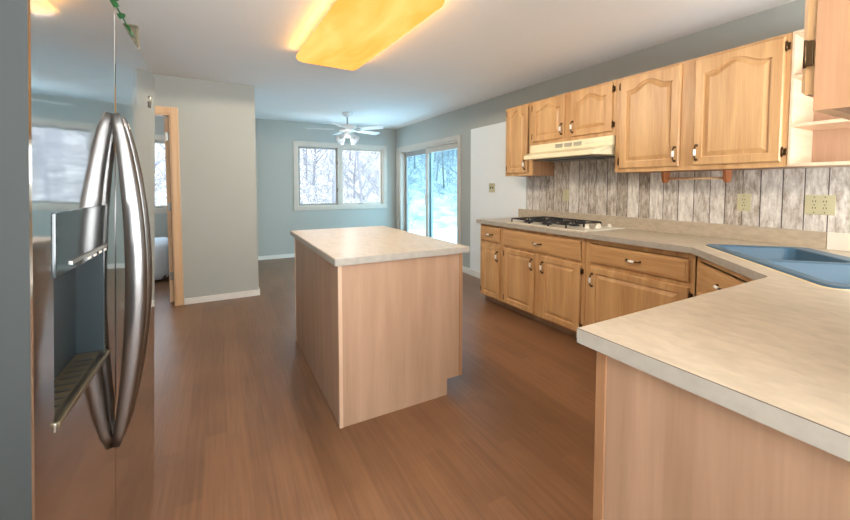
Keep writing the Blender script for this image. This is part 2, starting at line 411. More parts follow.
# rear glazing of the living area
r = bpy.data.objects.new('window_4', None); C.objects.link(r); r['kind'] = 'structure'; r.location = (-1.7, -4.0, .3)
bm = bmesh.new(); casing_frame(bm, -.07, 4.37, -.07, 2.07, .075, 0, .018)
obj('window_casing', bm, 'trimwhite', r)

# ---- sliding door
r = bpy.data.objects.new('door_1', None); C.objects.link(r); r['kind'] = 'structure'; r.location = (W, SD[0], 0)
L = SD[1]-SD[0]; Hd = SD[3]
def by(bm, y0, y1, z0, z1, x0, x1, b=.003): box(bm, x0, x1, y0, y1, z0, z1, bev=b)
bm = bmesh.new()
by(bm, -.07, L+.07, Hd, Hd+.07, -.02, 0); by(bm, -.07, 0, 0, Hd, -.02, 0); by(bm, L, L+.07, 0, Hd, -.02, 0)
obj('door_casing', bm, 'trimwhite', r)
bm = bmesh.new()
by(bm, 0, L, Hd-.03, Hd, 0, .15); by(bm, 0, .025, 0, Hd-.03, 0, .15); by(bm, L-.1, L, 0, Hd-.03, 0, .15); by(bm, .025, L-.1, 0, .03, 0, .15)
obj('jamb', bm, 'trimwhite', r)
for i, (a, b, xo) in enumerate(((.03, 1.12, .05), (1.0, L-.1, .095))):
    bm = bmesh.new(); st = .08
    by(bm, a, a+st, .03, Hd-.03, xo, xo+.04); by(bm, b-st, b, .03, Hd-.03, xo, xo+.04)
    by(bm, a+st, b-st, .03, .24, xo, xo+.04); by(bm, a+st, b-st, Hd-.12, Hd-.03, xo, xo+.04)
    p = obj('sliding_panel', bm, 'trimwhite' if i == 0 else 'greyplastic', r)
    obj('glass_pane', B(xo+.018, xo+.023, a+st-.01, b-st+.01, .23, Hd-.11), 'glassc', p)
    if i == 0:
        bm = bmesh.new(); by(bm, b-.055, b-.03, .95, 1.15, xo-.03, xo-.018, .005); by(bm, b-.05, b-.035, .96, .98, xo-.02, xo); by(bm, b-.05, b-.035, 1.12, 1.14, xo-.02, xo)
        obj('door_handle', bm, 'trimwhite', p)
for (ya, yb, za, zb) in ((5.42, 5.58, 1.10, 1.17), (4.95, 5.15, 1.11, 1.17)):
    k = obj('white_rectangle', B(W+.064, W+.066, ya, yb, za, zb), 'paper')  # thin white translucent rectangle just off the door glass
    tag(k, 'small white sticker on the sliding door glass, %s' % ('by the meeting stiles' if ya > 5.3 else 'nearer the outer right stile'), 'rectangle', 'stickers on the sliding door glass')
# ---- inner doorway
r = bpy.data.objects.new('door_2', None); C.objects.link(r); r['kind'] = 'structure'; r.location = (DO[0], ST, 0)
wd = DO[1]-DO[0]
bm = bmesh.new()
for s in (-1,):
    box(bm, -.07, 0, -.018, 0, 0, DO[3]+.07, bev=.004); box(bm, wd, wd+.07, -.018, 0, 0, DO[3]+.07, bev=.004); box(bm, 0, wd, -.018, 0, DO[3], DO[3]+.07, bev=.004)
    box(bm, wd+.05, wd+.07, -.022, -.016, 0, DO[3]+.07, bev=.002)
obj('door_casing', bm, 'casing', r)
bm = bmesh.new(); box(bm, 0, .015, 0, .12, 0, DO[3]); box(bm, wd-.015, wd, 0, .12, 0, DO[3]); box(bm, .015, wd-.015, 0, .12, DO[3]-.015, DO[3])
obj('door_jamb', bm, 'casing', r)
bm = bmesh.new(); box(bm, wd-.068, wd-.03, .125, .93, .012, 2.02, bev=.002); sl = obj('door_slab', bm, 'casing', r)
for zz in (.30, 1.06, 1.82):
    bm = bmesh.new(); box(bm, wd-.062, wd-.03, .122, .1252, zz-.045, zz+.045); tube(bm, [(wd-.03, .120, zz-.045), (wd-.03, .120, zz+.045)], .006, 8)
    obj('hinge', bm, 'nickel', sl)

# ------------------------------------------------------------------ outdoors
bm = bmesh.new()
n = 30
def gz(x, y):
    d = max(0, y-13, (x-10)*.9)
    return -1.0 + .02*math.sin(x*.9)*math.cos(y*.7)*5 + d*.3
gv = {}
for i in range(n+1):
    for j in range(n+1):
        x = -16+i*60/n; y = -12+j*66/n; gv[i, j] = bm.verts.new((x, y, gz(x, y)))
for i in range(n):
    for j in range(n):
        x = -16+(i+.5)*60/n; y = -12+(j+.5)*66/n
        f = bm.faces.new((gv[i, j], gv[i+1, j], gv[i+1, j+1], gv[i, j+1])); f.smooth = True
        f.material_index = 1 if (y > 14 or x > 11) else 0
g = obj('snowy_ground', bm, ['snow', 'litter']); g['kind'] = 'structure'
tag(obj('snow_covered_deck', B(W+.15, W+3.2, 3.6, 9.2, -.25, -.03), 'snow'), 'snow covered deck outside the sliding glass door', 'deck')

def tree_mesh(seed, h=9.0, mat='bark'):
    rnd = random.Random(seed); bm = bmesh.new()
    def branch(p, d, ln, r, lvl):
        pts = [p]; q = p.copy(); dd = d.copy(); k = 5 if lvl == 0 else 4
        for i in range(k):
            dd = (dd+Vector((rnd.uniform(-1, 1), rnd.uniform(-1, 1), rnd.uniform(-.3, .7)))*(.07 if lvl == 0 else .2)).normalized()
            q = q+dd*ln/k; pts.append(q.copy())
        rad = [r*(1-.8*i/k) for i in range(k+1)]
        tube(bm, pts, rad, 6 if lvl == 0 else (4 if lvl == 1 else 3))
        if lvl < 3:
            m_ = (16, 6, 4)[lvl]
            for c in range(m_):
                t_ = rnd.uniform(.12 if lvl == 0 else .25, 1.0); i = min(int(t_*k), k-1); f = t_*k-i
                a = pts[i].lerp(pts[i+1], f); ang = rnd.uniform(0, 2*math.pi)
                nd = (dd*.75+Vector((math.cos(ang), math.sin(ang), rnd.uniform(.0, .5)))).normalized()
                branch(a, nd, ln*rnd.uniform(.28, .45)*(1.1-.5*t_ if lvl == 0 else 1), max(rad[i]*.45, .006), lvl+1)
    branch(Vector((0, 0, 0)), Vector((0, 0, 1)), h, .07, 0)
    bmesh.ops.recalc_face_normals(bm, faces=bm.faces)
    me = bpy.data.meshes.new('bare_tree'); bm.to_mesh(me); bm.free(); me.materials.append(M[mat]); return me
protos = [tree_mesh(3), tree_mesh(11, 8), tree_mesh(23, 10, 'barkw'), tree_mesh(31, 7.5)]
rnd = random.Random(5); spots = []
for i in range(38):                                       # seen through the dining and bedroom windows
    y = rnd.uniform(15, 34); x = (y)*rnd.uniform(-.22, .50); spots.append((x, y, 'b'))
for i in range(30):                                       # seen through the sliding door
    x = rnd.uniform(11.0, 28); y = x*rnd.uniform(1.35, 2.15); spots.append((x, y, 's'))
for i, (x, y, k) in enumerate(spots):
    o = bpy.data.objects.new('bare_tree', protos[i % 4]); C.objects.link(o)
    s = rnd.uniform(.75, 1.25); o.location = (x, y, gz(x, y)-.05); o.scale = (s, s, s); o.rotation_euler = (0, 0, rnd.uniform(0, 6.28))
    if k == 'b': tag(o, 'bare leafless tree in the winter woods beyond the back windows', 'tree', 'winter trees beyond the back windows')
    else: tag(o, 'bare leafless tree in the winter woods beyond the sliding glass door', 'tree', 'winter trees beyond the sliding door')
# twig thicket
bm = bmesh.new(); rnd = random.Random(9)
for i in range(11000):
    if i % 5 < 3: y = rnd.uniform(13, 24); x = y*rnd.uniform(-.25, .5)
    else: x = rnd.uniform(10, 20); y = x*rnd.uniform(1.3, 2.2)
    z = gz(x, y)+rnd.uniform(0, 6.5)*rnd.random()**.7; p = Vector((x, y, z)); d = Vector((rnd.uniform(-1, 1), rnd.uniform(-1, 1), rnd.uniform(.0, 1.6))).normalized()
    l = rnd.uniform(.5, 1.7); q = p+d*l*.5+Vector((rnd.uniform(-.12, .12), 0, rnd.uniform(-.1, .1)))
    tube(bm, [p, q, p+d*l], [.008, .006, .003], 3)
tag(obj('twig_thicket', bm, 'bark'), 'tangled leafless brush and twigs in the snowy woods outside', 'brush', kind='stuff')

# ------------------------------------------------------------------ cabinet builders (local: x right, y into the cabinet, z up, face at y=0)
def loop_pts(x0, x1, z0, z1, ins, arch=0, n=24):
    a, b, c = x0+ins, x1-ins, z0+ins
    pts = [(a, c), (b, c)]
    for i in range(n+1):
        t = i/n; x = b+(a-b)*t; u = abs(2*t-1)           # 0 centre .. 1 ends
        if arch: u2 = min(1, u/.78); s = .5*(1+math.cos(math.pi*u2)); z = z1-arch+arch*s**.85
        else: z = z1
        pts.append((x, z-ins))
    return pts
def door_bm(x0, x1, z0, z1, arch=0, st=.052, th=.02, slab=False):
    bm = bmesh.new(); y = -th
    def lp(pts, yy): return [bm.verts.new((px, yy, pz)) for px, pz in pts]
    def outer(ins):
        return loop_pts(x0, x1, z0, z1, ins, 0)
    L = [lp(outer(0), 0), lp(outer(0), y+.006), lp(outer(.006), y)]
    if slab:
        L += [lp(outer(.014), y), lp(outer(.018), y-.003)]
    else:
        X0, X1, Z0, Z1 = x0+st, x1-st, z0+st, z1-st*.85
        g = lambda ins: loop_pts(X0, X1, Z0, Z1, ins, arch)
        L += [lp(g(0), y), lp(g(.003), y+.010), lp(g(.009), y+.011), lp(g(.036), y+.001)]
    for a, b in zip(L, L[1:]):
        k = len(a)
        for i in range(k): bm.faces.new((a[i], a[(i+1) % k], b[(i+1) % k], b[i]))
    bm.faces.new(L[0][::-1]); bm.faces.new(L[-1])
    return bm
def pull(parent, x, z, vert=True, y=-.02):
    bm = bmesh.new(); h = .048
    ax = (lambda s, d: (x, y-d, z+s)) if vert else (lambda s, d: (x+s, y-d, z))
    for s in (-1, 1):
        tube(bm, [ax(s*h, 0), ax(s*h, .004), ax(s*h*.98, .012)], [.010, .008, .0045], 10, 0)
        tube(bm, [ax(s*h*1.15, .004), ax(s*h, .014), ax(s*h*.75, .022), ax(s*h*.4, .026)], [.004, .0055, .0055, .006], 8, 0)
    tube(bm, [ax(-h*.46, .0262), ax(-h*.25, .027), ax(0, .0275), ax(h*.25, .027), ax(h*.46, .0262)], [.007, .009, .0095, .009, .007], 10, 1)
    return obj('pull_handle', bm, ['brass', 'ceramic'], parent)
def hinges(parent, x, z0, z1, side):
    for zz in (z0+.055, z1-.055):
        bm = bmesh.new(); xx = x+side*.006
        tube(bm, [(xx, -.012, zz-.024), (xx, -.012, zz+.024)], .006, 8)
        tube(bm, [(xx, -.012, zz+.024), (xx, -.012, zz+.032)], [.004, .0015], 8); tube(bm, [(xx, -.012, zz-.032), (xx, -.012, zz-.024)], [.0015, .004], 8)
        box(bm, min(xx, xx+side*.014), max(xx, xx+side*.014), -.004, 0, zz-.02, zz+.02)
        obj('hinge', bm, 'brass', parent)
def add_door(T, x0, x1, z0, z1, arch=0, hinge='L', top_handle=False, st=.052, pullx=None):
    d = obj('cabinet_door', door_bm(x0, x1, z0, z1, arch, st), 'oak', T)
    hx = x1-.024 if hinge == 'L' else x0+.024
    hz = z1-.10 if top_handle else z0+.085
    pull(d, hx, hz); hinges(d, x0 if hinge == 'L' else x1, z0, z1, -1 if hinge == 'L' else 1)
    return d
def add_drawer(T, x0, x1, z0, z1, handle=True):
    d = obj('drawer', door_bm(x0, x1, z0, z1, slab=True), 'oakh', T)
    if handle: pull(d, (x0+x1)/2, (z0+z1)/2, False, -.023)
    return d
def carcass(T, wd, dp, z0, z1, frame_rails, stiles, toe=0, m='oakd'):
    """box body behind a face frame"""
    bm = bmesh.new(); box(bm, 0, wd, .02, dp, z0, z1)
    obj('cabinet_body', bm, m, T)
    bm = bmesh.new()
    for a, b in stiles: box(bm, a, b, 0, .02, z0, z1)
    for a, b in frame_rails:
        xs = sorted(stiles)
        for (s0, s1), (t0, t1) in zip(xs, xs[1:]): box(bm, s1, t0, 0, .02, a, b)
    obj('face_frame', bm, 'oak', T)
    if toe:
        bm = bmesh.new(); box(bm, 0, wd, .075, dp, 0, z0); obj('toe_kick', bm, 'veneer', T)

FX = 2.552     # base face-frame plane x (door faces stand 2 cm proud)
def rt(y, z=0): return (FX, y, z)
# base cabinet 1 (narrow, far end)
T = thing('base_cabinet', 'narrow oak base cabinet at the far left end, one drawer above one door', 'cabinet', rt(3.355), R(-90))
carcass(T, .377, .60, .078, .874, [(.078, .1), (.65, .69), (.855, .874)], [(0, .035), (.342, .377)], 1)
add_drawer(T, .032, .34, .69, .848); add_door(T, .032, .34, .09, .648, 0, 'L', True, .045)
# base cabinet 2
T = thing('base_cabinet', 'wide oak base cabinet under the cooktop with one long drawer above two doors', 'cabinet', rt(2.975), R(-90))
carcass(T, .995, .60, .078, .874, [(.078, .1), (.65, .69), (.84, .874)], [(0, .035), (.45, .545), (.96, .995)], 1)
add_drawer(T, .028, .958, .68, .842)
add_door(T, .032, .452, .09, .655, 0, 'L', True); add_door(T, .538, .958, .09, .655, 0, 'R', True)
# base cabinet 3
T = thing('base_cabinet', 'oak base cabinet next to the diagonal corner with one drawer above one wide door', 'cabinet', rt(1.975), R(-90))
carcass(T, .78, .60, .078, .874, [(.078, .1), (.65, .69), (.84, .874)], [(0, .04), (.745, .78)], 1)
add_drawer(T, .048, .752, .69, .832); add_door(T, .048, .752, .09, .655, 0, 'R', True)
# swap: the pull sits at the left, hinges on the right (done by hinge='R')

# diagonal sink base (face from (2.552,1.19) toward (2.0,.64))
d0 = Vector((2.552, 1.185, 0)); dl = .755
T = thing('sink_base_cabinet', 'diagonal oak sink base cabinet in the corner below the blue sink', 'cabinet', d0, R(-135))
bm = bmesh.new(); prism(bm, [(0.02, .02), (dl-.02, .02), (dl-.02, .10), (dl+.15, .36), (dl/2, .86), (-.12, .42), (.02, .10)], .078, .70); obj('cabinet_body', bm, 'oakd', T)
bm = bmesh.new()
for a, b in ((0, .04), (dl-.04, dl)): box(bm, a, b, 0, .02, .078, .874)
for a, b in ((.078, .1), (.65, .69), (.84, .874)): box(bm, .04, dl-.04, 0, .02, a, b)
obj('face_frame', bm, 'oak', T)
bm = bmesh.new(); box(bm, 0.03, dl-.03, .075, .4, 0, .078); obj('toe_kick', bm, 'veneer', T)
add_drawer(T, .05, dl-.05, .69, .832)
add_door(T, .05, dl/2-.005, .09, .655, 0, 'L', True); add_door(T, dl/2+.005, dl-.05, .09, .655, 0, 'R', True)

# peninsula base (faces +y), local x runs toward -x
PX0, PX1, PY = .845, 2.00, .615
T = thing('peninsula_cabinet', 'peninsula base cabinet with beige veneer end panel in the right foreground', 'cabinet', (PX1, PY, 0), R(180))
pw = PX1-PX0; pd = PY-NW-.005
carcass(T, pw-.018, pd, .09, .874, [(.09, .12), (.65, .69), (.84, .874)], [(0, .04), (.54, .6), (pw-.058, pw-.018)], 1)
add_drawer(T, .03, .55, .69, .832); add_drawer(T, .59, pw-.05, .69, .832)
add_door(T, .03, .55, .11, .655, 0, 'L', True); add_door(T, .59, pw-.05, .11, .655, 0, 'R', True)
bm = bmesh.new(); box(bm, pw-.018, pw, .028, pd, 0, .874); obj('end_panel', bm, 'veneer', T)
bm = bmesh.new(); box(bm, pw-.020, pw+.004, 0, .028, 0, .874, bev=.002); obj('corner_stile', bm, 'oakd', T)

# ------------------------------------------------------------------ worktops
M['lamedge'] = plain('laminate_edge_strip', srgb(168, 161, 149), .4, 0, .07, 30)  # edge strip; its greyer tone also puts cool side light into the colour
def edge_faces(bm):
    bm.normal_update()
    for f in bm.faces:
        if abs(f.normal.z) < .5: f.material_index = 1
def top_bm(pts, z0=.876, z1=.914): bm = bmesh.new(); prism(bm, pts, z0, z1, 0, .0025); return bm
CFX = 2.512
# U-shaped top with an opening for the sink built from pieces around it
sd_u = Vector((-.7071, -.7071)); sd_v = Vector((.7071, -.7071)); so_ = Vector((2.295, .84))
def S(a, b): p = so_+sd_u*a+sd_v*b; return (p.x, p.y)
bm = bmesh.new()
def ring_prism(bm, outer, inner, z0, z1):
    """outer & inner polygons; bridge by triangulation"""
    for z in (z0, z1):
        es = []
        for poly in (outer, inner):
            vs = [bm.verts.new((x, y, z)) for x, y in poly]
            es += [bm.edges.new((vs[i], vs[(i+1) % len(vs)])) for i in range(len(vs))]
        bmesh.ops.triangle_fill(bm, edges=es, use_beauty=True)
    bm.verts.ensure_lookup_table()
    no, ni = len(outer), len(inner); V = list(bm.verts); h = no+ni
    for off, n_ in ((0, no), (no, ni)):
        for i in range(n_):
            a, b = V[off+i], V[off+(i+1) % n_]; c, d = V[h+off+(i+1) % n_], V[h+off+i]
            bm.faces.new((a, b, c, d))
outer = [(W-.001, 3.40), (CFX, 3.385), (CFX, 1.20), (1.975, .655), (.816, .655), (.816, NW+.001), (W-.001, NW+.001)]
inner = [S(-.49, .03), S(.49, .03), S(.49, .49), S(-.49, .49)]
ring_prism(bm, outer, inner, .876, .914)
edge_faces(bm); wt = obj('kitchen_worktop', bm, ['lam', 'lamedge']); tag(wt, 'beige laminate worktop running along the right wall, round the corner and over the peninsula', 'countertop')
def lip(pts, name='backsplash_lip', m='lam', lab=None):
    bm = bmesh.new(); prism(bm, pts, .914, 1.015, 0, .002); o = obj(name, bm, m, wt)
    if lab: o['label'] = lab
lip([(W-.020, 3.395), (W-.001, 3.395), (W-.001, .785), (W-.020, .785)])
M['lamlight'] = plain('pale_laminate', srgb(232, 224, 208), .35)
lip([(W-.020, .783), (W-.001, .783), (W-.001, NW+.001), (W-.020, NW+.001)], m='lamlight', lab='paler backsplash strip near the corner')
lip([(W-.021, NW+.001), (W-.021, NW+.020), (.85, NW+.020), (.85, NW+.001)])
# seams: hairline joints in the laminate
bm = bmesh.new()
def line_strip(bm, p, q, wd, z0, z1):
    p = Vector(p); q = Vector(q); d = (q-p).normalized(); n_ = Vector((-d.y, d.x))*wd/2
    prism(bm, [tuple(p+n_), tuple(q+n_), tuple(q-n_), tuple(p-n_)], z0, z1)
line_strip(bm, (.8168, .6535), (.8168, NW+.01), .0022, .9136, .9144)
o_ = obj('laminate_seam', bm, 'seam', wt); bm = bmesh.new()
line_strip(bm, (2.5135, 1.199), (1.985, .6635), .0022, .9136, .9144)
obj('laminate_seam', bm, 'seam', wt)

# ------------------------------------------------------------------ island
T = thing('island_cabinet', 'kitchen island cabinet with beige wood veneer sides in the middle of the floor', 'kitchen island', (.53, 1.905, 0))
ix, iy = .778, 1.30       # body size
bm = bmesh.new(); box(bm, .006, ix-.02, .006, iy, .004, .874); 
bm.free()
bm = bmesh.new(); box(bm, .006, ix-.105, .006, iy-.006, .0, .10); box(bm, .006, ix-.03, .006, iy-.006, .10, .874); obj('cabinet_body', bm, 'veneer', T)
bm = bmesh.new(); prism(bm, [(0, .0), (.668, .0), (.668, .10), (ix-.022, .10), (ix-.022, .874), (0, .874)], 0, .006)
for v in bm.verts: v.co = Vector((v.co.x, v.co.z, v.co.y))
obj('end_panel', bm, 'veneer', T)
bm = bmesh.new(); box(bm, 0, .006, .018, iy-.018, 0, .874); obj('side_panel', bm, 'veneer', T)
for (a, b, c, d) in ((-.004, .016, -.004, .018), (-.004, .016, iy-.018, iy+.004)):
    bm = bmesh.new(); box(bm, a, b, c, d, 0, .874, bev=.002); obj('corner_trim', bm, 'trimwood', T)
bm = bmesh.new(); box(bm, ix-.022, ix, -.004, iy+.004, .10, .874, bev=.002); obj('face_frame', bm, 'oakd', T)
for k in range(3):
    y0 = .02+k*.43
    bm = door_bm(0, .40, 0, .55, 0)
    d = obj('cabinet_door', bm, 'oak', T, (ix, y0, .12)); d.rotation_euler = (0, 0, R(90)); pull(d, .37, .45)
    bm = door_bm(0, .40, 0, .14, slab=True)
    d = obj('drawer', bm, 'oakh', T, (ix, y0, .70)); d.rotation_euler = (0, 0, R(90)); pull(d, .2, .07, False, -.023)
bm = bmesh.new(); prism(bm, [(.505, 1.878), (1.345, 1.878), (1.345, 3.275), (.505, 3.275)], .876, .914, 0, .003)
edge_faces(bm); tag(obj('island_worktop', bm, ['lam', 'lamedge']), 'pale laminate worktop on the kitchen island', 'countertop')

# ------------------------------------------------------------------ upper cabinets
UX = 2.835
UZ = 1.398
T = thing('wall_cabinet', 'narrow oak wall cabinet with one arched door, left of the range hood', 'cabinet', (UX, 3.275, UZ), R(-90))
carcass(T, .405, .322, 0, .752, [(0, .035), (.715, .752)], [(0, .045), (.36, .405)])
add_door(T, .036, .348, .03, .742, .05, 'L', False, .05)
T = thing('wall_cabinet', 'short oak wall cabinet with two arched doors above the range hood', 'cabinet', (UX, 2.868, 1.702), R(-90))
carcass(T, .928, .322, 0, .448, [(0, .035), (.41, .448)], [(0, .04), (.41, .50), (.885, .928)])
add_door(T, .012, .418, .035, .432, .05, 'L'); add_door(T, .494, .900, .035, .432, .05, 'R')
T = thing('wall_cabinet', 'large oak wall cabinet with two arched doors above the outlet, right of the range hood', 'cabinet', (UX, 1.938, UZ), R(-90))
carcass(T, 1.058, .322, 0, .752, [(0, .035), (.715, .752)], [(0, .05), (.48, .585), (1.02, 1.058)])
add_door(T, .042, .488, .03, .735, .055, 'L'); add_door(T, .578, 1.032, .03, .735, .055, 'R')
# open shelf unit
T = thing('open_shelf_unit', 'open wooden corner shelf unit at the right end of the wall cabinets', 'shelf', (UX, .878, UZ), R(-90))
sw = .42
bm = bmesh.new(); box(bm, 0, .012, -.004, .322, 0, .752); obj('side_panel', bm, 'shelfwood', T)
bm = bmesh.new(); box(bm, .012, sw, .312, .322, 0, .752); obj('back_panel', bm, 'veneer', T)
for z in (.0, .222, .492, .734):
    bm = bmesh.new(); prism(bm, [(.012, -.006), (sw*.62, -.006), (sw, .12), (sw, .311), (.012, .311)] if z > 0 else [(.012, -.006), (sw, -.006), (sw, .311), (.012, .311)], z, z+.018, 0, .002); obj('shelf', bm, 'shelfwood', T)
# near wall cabinet
NX0, NX1, NY = .868, 1.86, .238
T = thing('wall_cabinet', 'oak wall cabinet seen from its side at the top right corner', 'cabinet', (NX1, NY, 1.412), R(180))
nw = NX1-NX0
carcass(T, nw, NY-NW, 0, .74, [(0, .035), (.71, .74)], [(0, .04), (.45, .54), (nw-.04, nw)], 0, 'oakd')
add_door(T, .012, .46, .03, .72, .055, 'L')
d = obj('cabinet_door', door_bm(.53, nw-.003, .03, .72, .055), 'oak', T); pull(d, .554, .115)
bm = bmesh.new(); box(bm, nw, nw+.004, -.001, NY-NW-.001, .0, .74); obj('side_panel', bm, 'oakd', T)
bm = bmesh.new(); box(bm, nw-.001, nw+.003, -.013, -.004, .076, .118, bev=.001); tube(bm, [(nw+.001, -.0145, .074), (nw+.001, -.0145, .120)], .0025, 8); obj('hinge', bm, 'brass', d)

# ------------------------------------------------------------------ plank backsplash
bm = bmesh.new(); box(bm, W-.006, W-.0005, NW+.001, 3.27, 1.0155, UZ-.001); box(bm, W-.006, W-.0005, 1.94, 2.867, UZ, 1.70)
tag(obj('plank_backsplash', bm, 'barn'), 'whitewashed grey vertical plank panelling between worktop and wall cabinets', 'backsplash')

# ------------------------------------------------------------------ range hood (local frame as cabinets)
T = thing('range_hood', 'cream under-cabinet range hood above the cooktop', 'range hood', (2.815, 2.862, 1.53), R(-90))
bm = bmesh.new()
yb = .33
def hoodsec(x0, x1, xl0, xl1):
    # profile loops: back top, front top, step, lip top, lip bottom
    P = [(x0, x1, yb, .17), (x0, x1, -.012, .17), (x0, x1, -.018, .095), (xl0, xl1, -.195, .052), (xl0, xl1, -.197, .016), (x0, x1, yb, .016)]
    V = [(bm.verts.new((a, y, z)), bm.verts.new((b, y, z))) for a, b, y, z in P]
    for i in range(len(V)):
        a, b = V[i], V[(i+1) % len(V)]
        bm.faces.new((a[0], a[1], b[1], b[0]))
    bm.faces.new([v[0] for v in V]); bm.faces.new([v[1] for v in V][::-1])
hoodsec(0, .914, .105, .885)
obj('hood_shell', bm, 'cream', T)
bm = bmesh.new(); box(bm, .15, .80, -.12, .28, .008, .0155, bev=.002); box(bm, .25, .7, -.02, .2, -.004, .008, bev=.002); obj('filter', bm, 'grille', T)
for k in range(3):
    bm = bmesh.new(); x0 = .33+k*.105
    for j in range(5): box(bm, x0, x0+.085, -.0165, -.0135, .118+j*.0075, .122+j*.0075)
    obj('vent_grille', bm, 'grille', T)
for k in range(3):
    bm = bmesh.new(); x0 = .665+k*.06
    box(bm, x0, x0+.03, -.024, -.014, .127, .139, bev=.002); obj('switch', bm, 'creamw', T)

# ------------------------------------------------------------------ cooktop
T = thing('gas_cooktop', 'bone white gas cooktop with black iron grates set into the worktop', 'cooktop', (2.575, 2.945, .9142), R(-90))
bm = bmesh.new(); box(bm, 0, .94, 0, .52, 0, .010, bev=.004); obj('cooktop_surface', bm, 'creamw', T)
for k, (cx, cy) in enumerate([(.16, .14), (.16, .38), (.40, .14), (.40, .38), (.62, .26)]):
    bm = bmesh.new(); lathe(bm, [(.05, .010), (.05, .016), (.036, .018), (.036, .026), (.0, .028)], 20, mx=Matrix.Translation((cx, cy, 0))); obj('burner', bm, 'iron', T)
for (x0, x1) in ((.04, .28), (.285, .515), (.52, .72)):
    bm = bmesh.new(); r_ = .0065; zt = .042
    for (a, b) in (((x0, .03), (x1, .03)), ((x1, .03), (x1, .49)), ((x1, .49), (x0, .49)), ((x0, .49), (x0, .03))):
        tube(bm, [(a[0], a[1], zt), (b[0], b[1], zt)], r_, 6)
    cxm = (x0+x1)/2
    for cy in ((.14, .38) if x1 < .6 else (.26,)):
        for ang in range(0, 360, 60 if x1 > .6 else 45):
            a = R(ang); rr = .10
            tube(bm, [(cxm+.03*math.cos(a), cy+.03*math.sin(a), zt+.004), (cxm+rr*math.cos(a), cy+rr*math.sin(a), zt+.004)], r_, 6)
    tube(bm, [(x0, .26, zt), (x1, .26, zt)], r_, 6)
    for a in (x0, x1):
        for b in (.03, .26, .49): tube(bm, [(a, b, .010), (a, b, zt)], r_*1.2, 6)
    obj('pan_grate', bm, 'iron', T)
for (cx, cy) in ((.80, .20), (.845, .28), (.80, .36), (.845, .44)):
    bm = bmesh.new(); lathe(bm, [(.024, .010), (.024, .014), (.018, .018), (.016, .034), (.0, .036)], 18, mx=Matrix.Translation((cx, cy, 0)))
    box(bm, cx-.003, cx+.003, cy-.018, cy+.018, .03, .041, bev=.001); obj('knob', bm, 'creamw', T)

# ------------------------------------------------------------------ sink
T = thing('double_sink', 'blue enamel double bowl sink set diagonally in the worktop corner', 'sink', (so_.x, so_.y, .9142), R(-135))
def rrect(x0, x1, y0, y1, r_, n_=5):
    pts = []
    for cx, cy, a0 in ((x1-r_, y0+r_, -90), (x1-r_, y1-r_, 0), (x0+r_, y1-r_, 90), (x0+r_, y0+r_, 180)):
        for i in range(n_+1):
            a = R(a0+90*i/n_); pts.append((cx+r_*math.cos(a), cy+r_*math.sin(a)))
    return pts
bm = bmesh.new()
def rl(x0, x1, y0, y1, r_, z): return [bm.verts.new((px, py, z)) for px, py in rrect(x0, x1, y0, y1, r_)]
def br(a, b):
    for i in range(len(a)):
        f = bm.faces.new((a[i], a[(i+1) % len(a)], b[(i+1) % len(a)], b[i])); f.smooth = True
o0 = rl(-.525, .525, 0, .53, .045, .0); o1 = rl(-.523, .523, .002, .528, .045, .007); o2 = rl(-.512, .512, .013, .517, .04, .012)
br(o0, o1); br(o1, o2)
bowls = []
for (a, b) in ((-.475, -.018), (.018, .475)):
    t0 = rl(a, b, .05, .44, .05, .012); t1 = rl(a+.007, b-.007, .057, .433, .05, .004); t2 = rl(a+.02, b-.02, .07, .42, .06, -.13); t3 = rl(a+.05, b-.05, .10, .39, .05, -.155)
    br(t0, t1); br(t1, t2); br(t2, t3); bm.faces.new(t3); bowls.append(t0)
es = []
for lp_ in (o2, bowls[0], bowls[1]):
    for i in range(len(lp_)):
        e = bm.edges.get((lp_[i], lp_[(i+1) % len(lp_)])); es.append(e)
bmesh.ops.triangle_fill(bm, edges=es, use_beauty=True)
obj('sink_basin', bm, 'blue', T)
bm = bmesh.new()
a_ = rrect(-.530, .530, -.006, .535, .05); b_ = rrect(-.5245, .5245, .0, .5295, .045)
va = [bm.verts.new((x, y, .0)) for x, y in a_]; vb = [bm.verts.new((x, y, .004)) for x, y in b_]
br(va, vb); obj('caulk_line', bm, 'caulk', T)
for cx in (-.247, .247):
    bm = bmesh.new(); lathe(bm, [(.04, -.1545), (.04, -.152), (.02, -.152), (.0, -.154)], 18, mx=Matrix.Translation((cx, .245, 0))); obj('drain', bm, 'nickel', T)

# ------------------------------------------------------------------ outlets, switch
def plate(name, y, z, wd, ht, gangs, label, cat, x=W-.006, kind='outlet'):
    T = thing(name, label, cat, (x, y, z), R(-90))
    bm = bmesh.new(); box(bm, -wd/2, wd/2, -.006, -.0002, -ht/2, ht/2, bev=.002); obj('cover_plate', bm, 'almond', T)
    for g_ in range(gangs):
        cx = (g_-(gangs-1)/2)*.046 if gangs > 1 else 0
        bm = bmesh.new()
        if kind == 'outlet':
            for s in (-1, 1):
                box(bm, cx-.016, cx+.016, -.008, -.006, s*.020-.013, s*.020+.013, bev=.001)
            o = obj('socket', bm, 'almond', T)
            bm = bmesh.new()
            for s in (-1, 1):
                for q in (-.006, .006): box(bm, cx+q-.0016, cx+q+.0016, -.0086, -.0079, s*.020-.004, s*.020+.006)
            for s in (-1, 0, 1): tube(bm, [(cx, -.0086, s*.046), (cx, -.006, s*.046)], .003, 8)
            obj('slots', bm, 'dark', o)
        else:
            box(bm, cx-.006, cx+.006, -.0075, -.006, -.014, .014); box(bm, cx-.004, cx+.004, -.016, -.007, -.004, .008, bev=.001)
            obj('toggle', bm, 'dark', T)
    return T
plate('wall_outlet', 1.192, 1.175, .078, .118, 1, 'single almond wall outlet on the planks left of the sink', 'outlet')
